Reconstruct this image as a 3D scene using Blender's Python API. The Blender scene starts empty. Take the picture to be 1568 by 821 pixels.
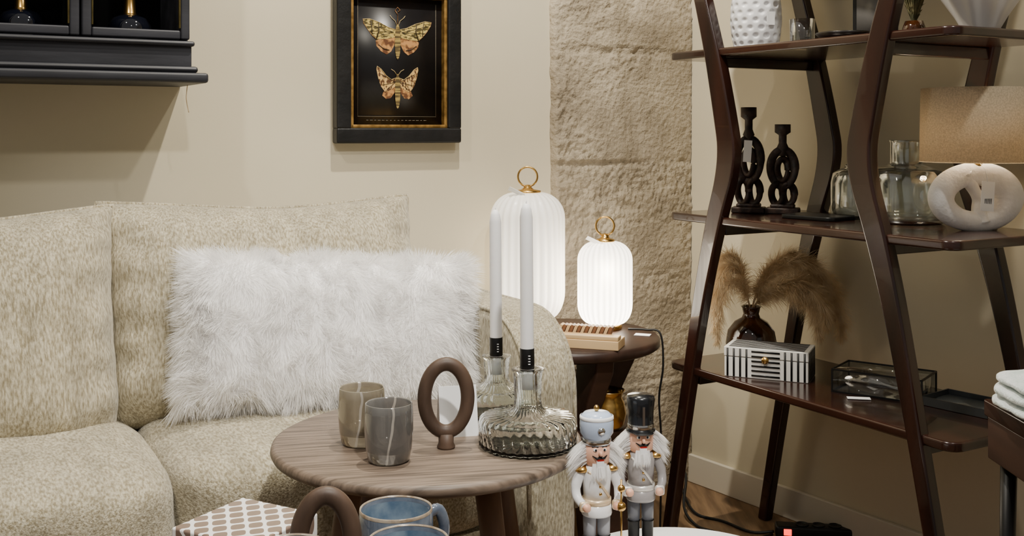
import bpy, math, random, bmesh
from mathutils import Vector, Matrix, noise, Euler
random.seed(7)
R=math.radians
CX,CY=.54,3.36
c30,s30=math.cos(R(30)),.5
def W(s,q,z=0.0): return (CX+s*c30+q*s30, CY+s*s30-q*c30, z)
T30=R(30)
def lin(c):
    o=[]
    for v in c:
        v=v/255.0
        o.append(v/12.92 if v<=.04045 else ((v+.055)/1.055)**2.4)
    return (o[0],o[1],o[2],1)
# ---------------- materials
def mat(name,c1,c2=None,rough=.5,metal=0,nscale=8,stretch=(1,1,1),bump=0,bscale=None,trans=0,ior=1.45,emis=0,ecol=None,sheen=0,coat=0,sss=0,detail=6,pos=(.35,.65),bdist=.01):
    m=bpy.data.materials.new(name); m.use_nodes=True
    nt=m.node_tree; b=nt.nodes['Principled BSDF']
    b.inputs['Base Color'].default_value=lin(c1)
    b.inputs['Roughness'].default_value=rough
    b.inputs['Metallic'].default_value=metal
    b.inputs['IOR'].default_value=ior
    b.inputs['Transmission Weight'].default_value=trans
    b.inputs['Coat Weight'].default_value=coat
    b.inputs['Sheen Weight'].default_value=sheen
    if sss:
        b.inputs['Subsurface Weight'].default_value=sss; b.inputs['Subsurface Radius'].default_value=(.01,.008,.006)
    if emis:
        b.inputs['Emission Strength'].default_value=emis
        b.inputs['Emission Color'].default_value=lin(ecol or c1)
    tc=nt.nodes.new('ShaderNodeTexCoord'); mp=nt.nodes.new('ShaderNodeMapping')
    mp.inputs['Scale'].default_value=stretch
    nt.links.new(tc.outputs['Object'],mp.inputs['Vector'])
    if c2 is not None:
        n=nt.nodes.new('ShaderNodeTexNoise'); n.inputs['Scale'].default_value=nscale; n.inputs['Detail'].default_value=detail
        nt.links.new(mp.outputs[0],n.inputs['Vector'])
        r=nt.nodes.new('ShaderNodeValToRGB')
        r.color_ramp.elements[0].position=pos[0]; r.color_ramp.elements[1].position=pos[1]
        r.color_ramp.elements[0].color=lin(c1); r.color_ramp.elements[1].color=lin(c2)
        nt.links.new(n.outputs['Fac'],r.inputs[0]); nt.links.new(r.outputs[0],b.inputs['Base Color'])
    if bump:
        n2=nt.nodes.new('ShaderNodeTexNoise'); n2.inputs['Scale'].default_value=bscale or nscale; n2.inputs['Detail'].default_value=8
        nt.links.new(mp.outputs[0],n2.inputs['Vector'])
        bp=nt.nodes.new('ShaderNodeBump'); bp.inputs['Strength'].default_value=bump; bp.inputs['Distance'].default_value=bdist
        nt.links.new(n2.outputs['Fac'],bp.inputs['Height']); nt.links.new(bp.outputs[0],b.inputs['Normal'])
    return m
def N(m,t): return m.node_tree.nodes.new(t)
def L(m,a,b): m.node_tree.links.new(a,b)
def mth(m,op,a,b=None):
    n=N(m,'ShaderNodeMath'); n.operation=op
    for i,v in enumerate((a,b)):
        if v is None: continue
        if isinstance(v,(int,float)): n.inputs[i].default_value=v
        else: L(m,v,n.inputs[i])
    return n.outputs[0]
def translucent(m,k):
    nt=m.node_tree; pb=nt.nodes['Principled BSDF']; tb=nt.nodes.new('ShaderNodeBsdfTranslucent'); ms=nt.nodes.new('ShaderNodeMixShader'); ms.inputs[0].default_value=k
    if pb.inputs['Base Color'].links: nt.links.new(pb.inputs['Base Color'].links[0].from_socket,tb.inputs[0])
    else: tb.inputs[0].default_value=pb.inputs['Base Color'].default_value
    nt.links.new(pb.outputs[0],ms.inputs[1]); nt.links.new(tb.outputs[0],ms.inputs[2]); nt.links.new(ms.outputs[0],nt.nodes['Material Output'].inputs[0])
def thinglass(name,tint,blend=.5,base=.09,amp=.75):
    m=bpy.data.materials.new(name); m.use_nodes=True; nt=m.node_tree; nt.nodes.remove(nt.nodes['Principled BSDF'])
    out=nt.nodes['Material Output']
    tr=N(m,'ShaderNodeBsdfTransparent'); tr.inputs[0].default_value=lin(tint)
    gl=N(m,'ShaderNodeBsdfGlossy'); gl.inputs['Roughness'].default_value=.04; gl.inputs[0].default_value=(1,1,1,1)
    lw=N(m,'ShaderNodeLayerWeight'); lw.inputs[0].default_value=blend
    f=mth(m,'ADD',mth(m,'MULTIPLY',lw.outputs['Facing'],amp),base)
    mx=N(m,'ShaderNodeMixShader'); L(m,f,mx.inputs[0]); L(m,tr.outputs[0],mx.inputs[1]); L(m,gl.outputs[0],mx.inputs[2])
    L(m,mx.outputs[0],out.inputs[0]); return m
def fabric(name,st):
    # chenille: fine woven slubs over a soft tonal drift
    m=mat(name,(140,129,102),(199,190,165),rough=.95,nscale=185,stretch=st,bump=.8,bscale=300,sheen=.25,detail=5,pos=(.36,.66),bdist=.003)
    b=m.node_tree.nodes['Principled BSDF']
    src=b.inputs['Base Color'].links[0].from_socket
    tc=N(m,'ShaderNodeTexCoord'); n=N(m,'ShaderNodeTexNoise'); n.inputs['Scale'].default_value=18; n.inputs['Detail'].default_value=8
    mp=N(m,'ShaderNodeMapping'); mp.inputs['Scale'].default_value=st; L(m,tc.outputs['Object'],mp.inputs[0]); L(m,mp.outputs[0],n.inputs['Vector'])
    r=N(m,'ShaderNodeMapRange'); r.inputs[1].default_value=.35; r.inputs[2].default_value=.65; r.inputs[3].default_value=.84; r.inputs[4].default_value=1.10
    L(m,n.outputs['Fac'],r.inputs[0])
    vm=N(m,'ShaderNodeVectorMath'); vm.operation='SCALE'; L(m,src,vm.inputs[0]); L(m,r.outputs[0],vm.inputs['Scale'])
    L(m,vm.outputs[0],b.inputs['Base Color']); return m

M_wall=mat('wall_paint',(204,194,167),(210,200,175),rough=.85,nscale=1.5,bump=.08,bscale=120,bdist=.002)
M_trim=mat('trim_paint',(214,206,188),rough=.5)
M_sofa=fabric('chenille',(1.4,1.4,.36))
M_sofa2=fabric('chenille_seat',(1.3,.5,1.1))
M_fur=mat('white_fur',(255,254,253),rough=.7); translucent(M_fur,.5)
M_furb=mat('white_fur_base',(250,248,246),rough=.9)
M_mahog=mat('mahogany',(25,12,9),(48,24,17),rough=.25,nscale=14,stretch=(1,1,.12),coat=.35)
M_mahogs=mat('mahogany_shelf',(30,16,11),(54,29,21),rough=.22,nscale=14,stretch=(1,.12,1),coat=.35)
M_dkwood=mat('dark_wood',(42,28,22),(70,48,38),rough=.4,nscale=14,stretch=(1,.15,1))
M_table=mat('greybrown_wood',(80,68,58),(132,115,100),rough=.45,nscale=18,stretch=(.4,7,1),bump=.2,bscale=60,bdist=.002,detail=14,pos=(.34,.66))
M_leg=mat('leg_wood',(92,66,48),(124,92,68),rough=.5,nscale=14,stretch=(1,1,.15))
M_ring=mat('carved_wood',(58,44,35),(92,72,58),rough=.5,nscale=24,stretch=(1,1,.3),bump=.2,bscale=60,bdist=.002)
M_black=mat('black_paint',(9,9,10),(24,23,23),rough=.45,nscale=10,bump=.4,bscale=40,bdist=.004)
M_cab=mat('charcoal_wood',(26,27,32),(50,51,58),rough=.5,nscale=12,stretch=(.2,1,1),bump=.3,bscale=40,bdist=.003)
M_cabin=mat('cabinet_interior',(22,20,20),rough=.8)
M_gold=mat('brass',(205,165,95),rough=.25,metal=1)
M_goldp=mat('gilt',(176,136,74),(120,90,44),rough=.4,metal=.6,nscale=60)
M_chrome=mat('silver',(215,215,215),rough=.15,metal=1)
M_white=mat('white_paper',(244,244,244),rough=.8)
M_ceram=mat('white_ceramic',(232,228,222),(244,241,237),rough=.75,nscale=30,bump=.45,bscale=110,bdist=.003)
M_glass=thinglass('clear_glass',(244,248,248))
M_thing=mat('ribbed_clear_glass',(250,254,253),rough=.02,trans=1,ior=1.30)
M_amber=mat('amber_glass',(78,42,18),(24,12,6),rough=.06,trans=.25,ior=1.45,nscale=22,coat=.8)
M_candle=mat('candle_wax',(246,244,242),(250,248,246),rough=.45,nscale=60,sss=.2)
M_blk=mat('black_plain',(12,12,13),rough=.4)
M_carved=mat('dark_carved_wood',(24,15,11),(56,38,30),rough=.55,nscale=60,bump=.5,bscale=90,bdist=.004)
M_rubber=mat('cable_black',(14,14,15),rough=.5)
M_linen=mat('linen_shade',(196,182,156),(222,208,182),rough=.95,nscale=320,bump=.35,bscale=420,bdist=.002); translucent(M_linen,.4)
M_pampas=mat('pampas',(214,190,152),(240,224,194),rough=.9,nscale=30); translucent(M_pampas,.4)
M_green=mat('dried_wheat',(92,92,66),(150,140,100),rough=.9,nscale=30)
M_towel=mat('towel',(236,238,240),(205,220,216),rough=.95,nscale=30,bump=.8,bscale=160,bdist=.006)
M_mug=mat('reactive_glaze',(56,66,84),(120,130,144),rough=.15,nscale=26,coat=.6,pos=(.3,.7))
M_mugin=mat('glaze_inner',(84,106,130),(168,182,190),rough=.12,nscale=18,coat=.6)
M_rimg=mat('glaze_rim',(122,104,84),(160,150,136),rough=.2,nscale=60)
M_floor=mat('oak_floor',(96,72,50),(140,112,82),rough=.45,nscale=7,stretch=(6,.6,1))
M_print=mat('print_black',(14,13,14),(22,21,23),rough=.35,nscale=6)
M_skin=mat('painted_skin',(236,182,154),rough=.35)
M_red=mat('red_led',(255,40,20),rough=.4,emis=4)
M_stone=mat('limestone',(136,124,105),(194,181,158),rough=.97,nscale=5,bump=.65,bscale=80,bdist=.012,detail=15,pos=(.3,.7))

# ---------------- geometry helpers
COL=bpy.context.scene.collection
def root(name,loc=(0,0,0),rz=0.0):
    e=bpy.data.objects.new(name,None); e.empty_display_size=.05
    COL.objects.link(e); e.location=loc; e.rotation_euler=(0,0,rz); return e
def mo(name,vf,m,parent=None,loc=(0,0,0),rot=(0,0,0),smooth=True,bevel=0,bseg=3):
    v,f=vf
    me=bpy.data.meshes.new(name); me.from_pydata([tuple(p) for p in v],[],[tuple(x) for x in f]); me.update()
    if len(v)<60000:
        bm=bmesh.new(); bm.from_mesh(me)
        bmesh.ops.remove_doubles(bm,verts=bm.verts,dist=1e-6)
        bmesh.ops.recalc_face_normals(bm,faces=bm.faces)
        bm.to_mesh(me); bm.free()
    o=bpy.data.objects.new(name,me); COL.objects.link(o)
    if m: me.materials.append(m)
    o.location=loc; o.rotation_euler=rot
    if parent: o.parent=parent
    if smooth:
        for p in me.polygons: p.use_smooth=True
    if bevel:
        b=o.modifiers.new('b','BEVEL'); b.width=bevel; b.segments=bseg; b.limit_method='ANGLE'; b.angle_limit=R(35)
        if smooth: o.modifiers.new('w','WEIGHTED_NORMAL')
    return o
def boxvf(sx,sy,sz,c=(0,0,0)):
    x,y,z=sx/2,sy/2,sz/2
    v=[(c[0]+a*x,c[1]+b*y,c[2]+d*z) for a in(-1,1) for b in(-1,1) for d in(-1,1)]
    f=[(0,1,3,2),(4,6,7,5),(0,4,5,1),(2,3,7,6),(0,2,6,4),(1,5,7,3)]
    return v,f
def box(name,size,c,m,parent=None,loc=(0,0,0),rot=(0,0,0),bevel=.003):
    return mo(name,boxvf(*size),m,parent,(loc[0]+c[0],loc[1]+c[1],loc[2]+c[2]),rot,smooth=True,bevel=bevel,bseg=2)
def merge(*vfs):
    V=[];F=[]
    for v,f in vfs:
        o=len(V); V+=list(v); F+=[tuple(i+o for i in x) for x in f]
    return V,F
def xf(vf,M): return [M@Vector(p) for p in vf[0]],vf[1]
def lathe(prof,segs=40,rib=None):
    V=[];F=[];n=len(prof)
    for (r,z) in prof:
        for i in range(segs):
            a=2*math.pi*i/segs
            k=rib(a,z) if rib else 1
            V.append((r*k*math.cos(a),r*k*math.sin(a),z))
    for j in range(n-1):
        for i in range(segs):
            k=(i+1)%segs
            F.append((j*segs+i,j*segs+k,(j+1)*segs+k,(j+1)*segs+i))
    return V,F
def sweep(pts,rad,segs=10,cyclic=False,sq=(1,1),cap=True):
    pts=[Vector(p) for p in pts]; n=len(pts)
    if not hasattr(rad,'__len__'): rad=[rad]*n
    V=[];F=[]
    up=None
    for i in range(n):
        a=pts[(i-1)%n] if (cyclic or i>0) else pts[i]
        b=pts[(i+1)%n] if (cyclic or i<n-1) else pts[i]
        t=(b-a).normalized()
        if up is None:
            up=Vector((0,0,1)) if abs(t.z)<.9 else Vector((0,1,0))
        x=t.cross(up)
        if x.length<1e-4: x=t.cross(Vector((1,0,0)))
        x.normalize(); y=x.cross(t).normalized(); up=y
        for k in range(segs):
            an=2*math.pi*k/segs
            V.append(pts[i]+x*math.cos(an)*rad[i]*sq[0]+y*math.sin(an)*rad[i]*sq[1])
    m=n if cyclic else n-1
    for i in range(m):
        for k in range(segs):
            j=(i+1)%n; l=(k+1)%segs
            F.append((i*segs+k,i*segs+l,j*segs+l,j*segs+k))
    if not cyclic and cap:
        F.append(tuple(range(segs))[::-1]); F.append(tuple((n-1)*segs+k for k in range(segs)))
    return V,F
def smoothpts(P,sub=6):
    P=[Vector(p) for p in P]; out=[]
    for i in range(len(P)-1):
        p0=P[max(i-1,0)];p1=P[i];p2=P[i+1];p3=P[min(i+2,len(P)-1)]
        for k in range(sub):
            t=k/sub
            out.append(.5*((2*p1)+(p2-p0)*t+(2*p0-5*p1+4*p2-p3)*t*t+(3*p1-p0-3*p2+p3)*t**3))
    out.append(P[-1]); return out
def prism(outl,th,axis='y'):
    n=len(outl);V=[]
    for s in(-.5,.5):
        for (a,b) in outl:
            if axis=='y': V.append((a,s*th,b))
            elif axis=='x': V.append((s*th,a,b))
            else: V.append((a,b,s*th))
    F=[tuple(range(n))[::-1],tuple(range(n,2*n))]
    for i in range(n):
        j=(i+1)%n; F.append((i,j,n+j,n+i))
    return V,F
def sbox(size,n=5,res=14,nz=0,nf=6,seed=0,fn=None):
    V=[];F=[];idx={}
    def vid(p):
        k=tuple(round(c,5) for c in p)
        if k not in idx:
            idx[k]=len(V); V.append(Vector(p))
        return idx[k]
    for ax in range(3):
        for sg in(-1,1):
            for i in range(res):
                for j in range(res):
                    q=[]
                    for (a,b) in((i,j),(i+1,j),(i+1,j+1),(i,j+1)):
                        ua=math.sin((a/res-.5)*math.pi)*.45+(a/res*2-1)*.55
                        ub=math.sin((b/res-.5)*math.pi)*.45+(b/res*2-1)*.55
                        p=[0,0,0]; p[ax]=sg; p[(ax+1)%3]=ua; p[(ax+2)%3]=ub
                        q.append(vid(p))
                    F.append(tuple(q))
    out=[]
    for p in V:
        r=(abs(p.x)**n+abs(p.y)**n+abs(p.z)**n)**(1/n)
        e=p/r
        w=Vector((e.x*size[0]/2,e.y*size[1]/2,e.z*size[2]/2))
        if nz:
            d=noise.noise(w*nf+Vector((seed,seed*2.3,0)))+.5*noise.noise(w*nf*2.3+Vector((seed,0,seed)))
            w+=p.normalized()*d*nz
        if fn: w=fn(w)
        out.append(w)
    return out,F
def outl(x,z,w,h,ear,drop=0,cr=0):
    # seam outline: slightly pinched sides, pointed top corners, rounder bottom corners, sagging top
    X=x*w/2*(1-ear*(1-z*z)); Z=z*h/2*(1-ear*1.1*(1-x*x))
    if cr and z<0:
        k=(abs(x)*abs(z))**5; X*=1-cr*k; Z*=1-cr*1.3*k
    if z>0: Z-=drop*z*(1-x*x)*(.6+.4*math.sin(x*3+1))
    return X,Z
def pillow(w,h,t,res=34,p=5,e=.42,ear=.035,nz=.0,seed=0,belly=0,drop=0,cr=0):
    V=[];F=[]
    def u(i): 
        a=i/res; return .6*math.sin((a-.5)*math.pi)+.4*(2*a-1)
    for sd in(-1,1):
        o=len(V)
        for j in range(res+1):
            for i in range(res+1):
                x,z=u(i),u(j)
                k=max(0,(1-abs(x)**p)*(1-abs(z)**p))**e
                X,Z=outl(x,z,w,h,ear,drop,cr)
                Y=sd*(t/2*k*(1-belly*z))
                if nz:
                    q=Vector((X,sd*.3,Z))
                    n_=noise.noise(q*4+Vector((seed,0,seed)))+.6*noise.noise(q*11+Vector((0,seed,0)))
                    ed=max(abs(x),abs(z))
                    pk=math.sin((X if abs(z)>abs(x) else Z)*75+4*noise.noise(q*7))*max(0,ed-.70)*1.5
                    Y+=sd*nz*(n_+pk)*min(1,k*1.6)
                V.append(Vector((X,Y,Z)))
        for j in range(res):
            for i in range(res):
                a=o+j*(res+1)+i; F.append((a,a+1,a+res+2,a+res+1))
    return V,F
def edgeloop(w,h,ear,drop,cr,n=30):
    P=[]
    for k in range(n): P.append((-1+2*k/n,-1))
    for k in range(n): P.append((1,-1+2*k/n))
    for k in range(n): P.append((1-2*k/n,1))
    for k in range(n): P.append((-1,1-2*k/n))
    out=[]
    for x,z in P:
        X,Z=outl(x,z,w,h,ear,drop,cr); out.append(Vector((X,0,Z)))
    return out
def strands(specs):
    V=[];F=[]
    tp=((0,1),(.35,.85),(.7,.55))
    for (r,d,Ln,w,dr) in specs:
        rv=Vector((random.uniform(-1,1),random.uniform(-1,1),random.uniform(-1,1)))
        sd=d.cross(rv)
        if sd.length<1e-3: continue
        sd.normalize(); o=len(V)
        for t,k in tp:
            p=r+d*Ln*t+dr*t*t
            V.append(p-sd*w*k*.5); V.append(p+sd*w*k*.5)
        V.append(r+d*Ln+dr)
        F+= [(o,o+1,o+3,o+2),(o+2,o+3,o+5,o+4),(o+4,o+5,o+6)]
    return V,F

# ---------------- room
mo('floor',boxvf(8,7.5,.06,(0,1.2,-.03)),M_floor,smooth=False)
mo('wall_back',boxvf(4.6,.12,2.9,(-2.3+.02,.06,1.45)),M_wall,None,W(0,0),(0,0,T30),smooth=False)
mo('wall_right',boxvf(4.4,.12,2.9,(2.2-.02,.06,1.45)),M_wall,None,(CX,CY,0),(0,0,R(-55)),smooth=False)
mo('baseboard_right',boxvf(4.0,.014,.085,(2.0,-.007,.0425)),M_trim,None,(CX,CY,0),(0,0,R(-55)),bevel=.003)
mo('baseboard_back',boxvf(4.0,.014,.085,(-2.5,-.007,.0425)),M_trim,None,W(0,0),(0,0,T30),bevel=.003)
V=[];F=[];nx,nz=110,520
for j in range(nz+1):
    z=2.9*j/nz
    le=-.497+.008*noise.noise(Vector((0,3,z*4)))+.005*noise.noise(Vector((7,3,z*22)))
    for i in range(nx+1):
        a=i/nx; s=le+(-.001-le)*a
        p=Vector((s*3.2,z*3.2,0))
        blk=math.floor((z+.03)/.34)
        rough=.30+.65*max(0,min(1,.45+1.8*noise.noise(p*.9+Vector((0,0,blk*3)))))
        h=.026+.006*noise.noise(p*.8+Vector((0,0,blk*7)))
        h+=rough*(.0045*noise.noise(p*3.5)+.0055*noise.noise(p*9)+.0055*noise.noise(p*22)+.0045*noise.noise(p*48)+.0030*noise.noise(p*95))
        for jz in (.33,.66,.985,1.31,1.66,2.0):
            jj=jz+.006*noise.noise(Vector((s*6,jz*9,2)))
            d=abs(z-jj)
            if d<.014: h-=.0035*(1-d/.014)
        if i==0: h=-.002
        elif i==1: h*=.8
        V.append((s,-h,z))
for j in range(nz):
    for i in range(nx):
        a=j*(nx+1)+i; F.append((a,a+1,a+nx+2,a+nx+1))
mo('stone_pillar',(V,F),M_stone,None,W(0,0),(0,0,T30))

# ---------------- sofa
S=root('sofa',W(-1.73,.0,0),T30)   # local x=s+1.73, y=-q
def sl(x,q,z): return (x,-q,z)
box('base',(1.60,.60,.17),sl(0,.42,.195),M_sofa,S,bevel=.03)
mo('back_frame',sbox((1.62,.12,.58),8,14),M_sofa,S,sl(0,.105,.40))
def seatfn(w):
    k=1 if w.z>0 else 0
    w.z+=k*(.020*math.cos(w.x*4.0)*math.cos(w.y*4.6)-.006)
    return w
for i,(x,ww) in enumerate(((-.338,.755),(.372,.682))):
    mo('seat_cushion_%d'%(i+1),sbox((ww,.590,.235),5.2,26,nz=.008,nf=6,seed=i*9,fn=seatfn),M_sofa2,S,sl(x,.455,.378))
for i,(x,q,ww,hh,rz_,ry_,zc) in enumerate(((-.365,.248,.745,.500,2.5,-.6,.668),(.338,.200,.735,.500,-1,.4,.674))):
    lc=sl(x,q,zc); rt=(R(-9),R(ry_),R(rz_))
    mo('back_cushion_%d'%(i+1),pillow(ww,hh,.29,res=44,p=4,e=.44,ear=.035,nz=.018,seed=3+i*5,belly=.15,drop=.014,cr=.07),M_sofa,S,lc,rt)
    mo('back_cushion_piping_%d'%(i+1),sweep(edgeloop(ww,hh,.035,.014,.07),.005,8,True),M_sofa,S,lc,rt)
def armout():
    P=[(.05,.10),(.05,.66),(.09,.70)]
    P+=[(.60+.16*math.sin(a),.54+.16*math.cos(a)) for a in [R(x) for x in range(0,91,10)]]
    P+=[(.765,.30),(.76,.10)]
    return [(-q,z) for q,z in P]
for i,x in enumerate((.765,-.765)):
    mo('arm_%d'%(i+1),prism(armout(),.125,'x'),M_sofa,S,(x,0,0),bevel=.03,bseg=5)
    for sx in(-.056,.056):
        mo('arm_piping',sweep([(x+sx,a*.992,b*.992) for a,b in armout()[2:-1]],.005,8),M_sofa,S)
for i,(x,q) in enumerate(((-.72,.15),(.72,.15),(-.72,.66),(.72,.66))):
    mo('foot_%d'%(i+1),lathe([(0,0),(.018,0),(.026,.11),(0,.11)],16),M_dkwood,S,sl(x,q,0))
mo('base_piping',sweep([(-.80,-.722,.27),(.80,-.722,.27)],.006,8),M_sofa,S)

# ---------------- fur pillow
FP=root('fur_pillow',W(-1.330,.445,.652),T30+R(-15))
PW,PH,PT=.612,.312,.15
body=pillow(PW,PH,PT,res=20,p=4,e=.5,ear=.02)
tilt=Euler((R(-16),R(3.0),0)); Mr=tilt.to_matrix()
mo('pillow_body',body,M_furb,FP,(0,0,0),tilt)
Vb=[Vector(p) for p in body[0]]; tri=[];ar=[]
for f in body[1]:
    a,b,c,d=[Vb[i] for i in f]
    for t in((a,b,c),(a,c,d)):
        e_=max(abs(t[0].x)/(PW/2),abs(t[0].z)/(PH/2))
        tri.append(t); ar.append((t[1]-t[0]).cross(t[2]-t[0]).length*(1+1.0*(e_>.85)))
ch=random.choices(range(len(tri)),weights=ar,k=60000)
sp=[]
for k in ch:
    a,b,c=tri[k]; u,v=random.random(),random.random()
    if u+v>1:u,v=1-u,1-v
    p=a+(b-a)*u+(c-a)*v
    ex,ez=p.x/(PW/2),p.z/(PH/2)
    n=Vector((ex*abs(ex)**5,(1 if p.y>0 else -1)*(.25+abs(p.y)/(PT/2)),ez*abs(ez)**5)).normalized()
    cl=noise.noise_vector(p*14)*.7+noise.noise_vector(p*36)*.65
    d=(n*.8+cl*.8+Vector((.05,0,-.15))+Vector((random.gauss(0,.12),random.gauss(0,.12),random.gauss(0,.12)))).normalized()
    if d.dot(n)<.15: d=(d+n*.5).normalized()
    Ln=random.uniform(.024,.046)*(1+.30*noise.noise(p*25))
    sp.append((Mr@(p-n*.002),Mr@d,Ln,random.uniform(.0009,.0018),Vector((0,0,-.006))+cl*.009))
mo('pillow_fur',strands(sp),M_fur,FP)

# ---------------- coffee table
CT=root('coffee_table',(-.143,1.84,0))
r=.262
mo('table_top',lathe([(0,.538),(r-.012,.538),(r-.003,.543),(r,.549),(r-.002,.557),(r-.008,.56),(0,.56)],96),M_table,CT,(0,0,0),(0,0,R(12)))
for i,a in enumerate((R(-48),R(42),R(132),R(222))):
    dx,dy=math.cos(a),math.sin(a)
    mo('leg_%d'%(i+1),sweep([(dx*.15,dy*.15,.537),(dx*.20,dy*.20,.27),(dx*.25,dy*.25,0)],[.021,.018,.012],16),M_leg,CT)
mo('apron',lathe([(0,.515),(.16,.515),(.165,.525),(.165,.538),(0,.538)],48),M_leg,CT)

# ---------------- glass candle holders + candles
def ribf(n,amp): return lambda a,z:1+amp*math.cos(n*a+z*100)
def holder(loc,rb,hb,hn,candle_h,tlt):
    H=root('glass_candle_holder',loc)
    prof=[(0,.0),(rb*.93,0),(rb*.99,.005)]+[(rb,.006+(hb-.018)*i/6) for i in range(7)]+[(rb*.985,hb-.006),(rb*.93,hb-.001),(rb*.6,hb+.001),(.034,hb+.004),(.024,hb+.012),(.0215,hb+.024)]
    prof+=[(.0215+.0004*i,hb+.024+(hn-.006-hb-.024)*i/5) for i in range(1,6)]+[(.0265,hn-.002),(.0265,hn),(.015,hn)]
    inner=[(.0130,hn-.008),(.0128,hn-.035),(.0165,hb+.012),(.026,hb-.002),(rb*.6,hb-.004),(rb*.9,hb-.006),(rb*.955,hb-.012),(rb*.955,.010),(rb*.88,.006),(0,.006)]
    mo('glass_body',lathe(prof+inner,192,ribf(32,.018)),M_thing,H)
    z0=hn-.033
    cz=z0+candle_h
    Mt=Matrix.Rotation(R(tlt),4,'Y')
    mo('candle',xf(lathe([(0,z0),(.0105,z0),(.0112,z0+.02),(.0108,cz-.022),(.0085,cz-.008),(.0045,cz),(0,cz+.001)],24),Mt),M_candle,H)
    mo('candle_label',xf(lathe([(.0118,z0+.033),(.0120,z0+.0335),(.0120,z0+.066),(.0118,z0+.0665)],24),Mt),M_blk,H)
    for k in range(4):
        mo('label_print_%d'%k,boxvf(.0035,.0006,.0016,(0,0,0)),M_white,H,(.003+z0*math.sin(R(tlt)),-.0121,z0+.042+k*.0045))
    mo('wick',sweep([(math.sin(R(tlt))*cz,0,cz),(math.sin(R(tlt))*cz+.001,0,cz+.006)],.0008,6),M_white,H)
holder((.026,1.785,.560),.080,.052,.128,.304,-.4)
holder((-.028,1.975,.560),.066,.050,.110,.298,-.4)

# ---------------- tealight glasses
def tmat(name,c1,c2,off):
    m=mat(name,c1,c2,rough=.08,nscale=14,stretch=(1,1,.35),coat=.6,detail=5)
    b=m.node_tree.nodes['Principled BSDF']
    tc=N(m,'ShaderNodeTexCoord'); sx=N(m,'ShaderNodeSeparateXYZ'); L(m,tc.outputs['Object'],sx.inputs[0])
    nn=N(m,'ShaderNodeTexNoise'); nn.inputs['Scale'].default_value=16; nn.inputs['Detail'].default_value=1
    L(m,tc.outputs['Object'],nn.inputs['Vector'])
    dd=mth(m,'ABSOLUTE',mth(m,'ADD',mth(m,'ADD',sx.outputs[0],off),mth(m,'MULTIPLY',mth(m,'SUBTRACT',nn.outputs['Fac'],.5),.035)))
    g=mth(m,'LESS_THAN',dd,.0020)
    mx=N(m,'ShaderNodeMixRGB'); src=b.inputs['Base Color'].links[0].from_socket
    L(m,src,mx.inputs[1]); mx.inputs[2].default_value=lin((214,208,198)); L(m,g,mx.inputs[0]); L(m,mx.outputs[0],b.inputs['Base Color'])
    b.inputs['Transmission Weight'].default_value=.6
    return m
M_t1=tmat('marbled_glass_beige',(198,188,166),(148,138,120),.008); M_t2=tmat('smoked_glass_grey',(166,164,160),(124,121,118),-.002)
def tealight(loc,r,h,m,rz):
    prof=[(0,0),(r*.72,0),(r*.86,.004),(r*.95,h*.25),(r,h*.55),(r*.985,h*.85),(r*.96,h-.001),(r*.94,h),(r*.91,h-.002),(r*.93,h*.8),(r*.94,h*.5),(r*.82,h*.2),(0,h*.17)]
    mo('tealight_glass',lathe(prof,56),m,None,loc,(0,0,rz))
tealight((-.250,1.80,.560),.039,.094,M_t1,.2)
tealight((-.194,1.705,.560),.0385,.092,M_t2,.1)

# ---------------- wooden ring sculptures
def ringsc(loc,w,h,rz,tr):
    H=root('wooden_ring_sculpture',loc,rz)
    bz=h*.12; cz=bz+(h-bz)/2; rx=w/2-tr; ry=(h-bz)/2-tr*.9
    pts=[(rx*math.cos(a),0,cz+ry*math.sin(a)) for a in [2*math.pi*i/56 for i in range(56)]]
    mo('ring',sweep(pts,tr,16,True,sq=(1.15,1.0)),M_ring,H)
    mo('foot',lathe([(0,0),(tr*1.45,0),(tr*1.5,.003),(tr*1.25,bz*.5),(tr*1.3,bz+tr*.6),(0,bz+tr*.8)],28),M_ring,H)
ringsc((-.108,1.775,.5602),.091,.146,R(8),.0100)
ringsc((-.222,1.290,.500),.084,.154,R(8),.0100)
pc=root('price_card',(-.092,1.850,.560),R(14))
mo('card_front',boxvf(.066,.0012,.085,(0,0,.042)),M_white,pc,(0,-.012,0),(R(-14),0,0),smooth=False)
mo('card_back',boxvf(.066,.0012,.085,(0,0,.042)),M_white,pc,(0,.029,0),(R(14),0,0),smooth=False)

# ---------------- side table
ST=root('side_table',(.136,2.75,0))
r=.238
mo('table_top',lathe([(0,.535),(r-.008,.535),(r,.541),(r,.556),(r-.006,.5625),(0,.5625)],80),M_dkwood,ST)
P=[(.205,.535),(.20,.50),(.155,.42),(.14,.33),(.155,.24),(.20,.10),(.215,0),(.13,0),(.10,.12),(.085,.25),(.08,.33),(.085,.42),(.10,.50),(.10,.535)]
for i,a in enumerate((R(-65),R(25),R(115),R(205))):
    mo('leg_%d'%(i+1),prism(P,.05,'y'),M_dkwood,ST,(0,0,0),(0,0,a),bevel=.006)
mo('lower_shelf',lathe([(0,.325),(.16,.325),(.165,.33),(.165,.345),(.16,.35),(0,.35)],60),M_dkwood,ST)
mo('brass_pot',lathe([(0,.0),(.028,0),(.040,.012),(.045,.04),(.040,.065),(.034,.078),(.038,.09),(.042,.095),(.036,.093),(.031,.078),(.036,.06),(.040,.04),(.035,.015),(0,.006)],48),M_gold,None,(.235,2.655,.350))

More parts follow.
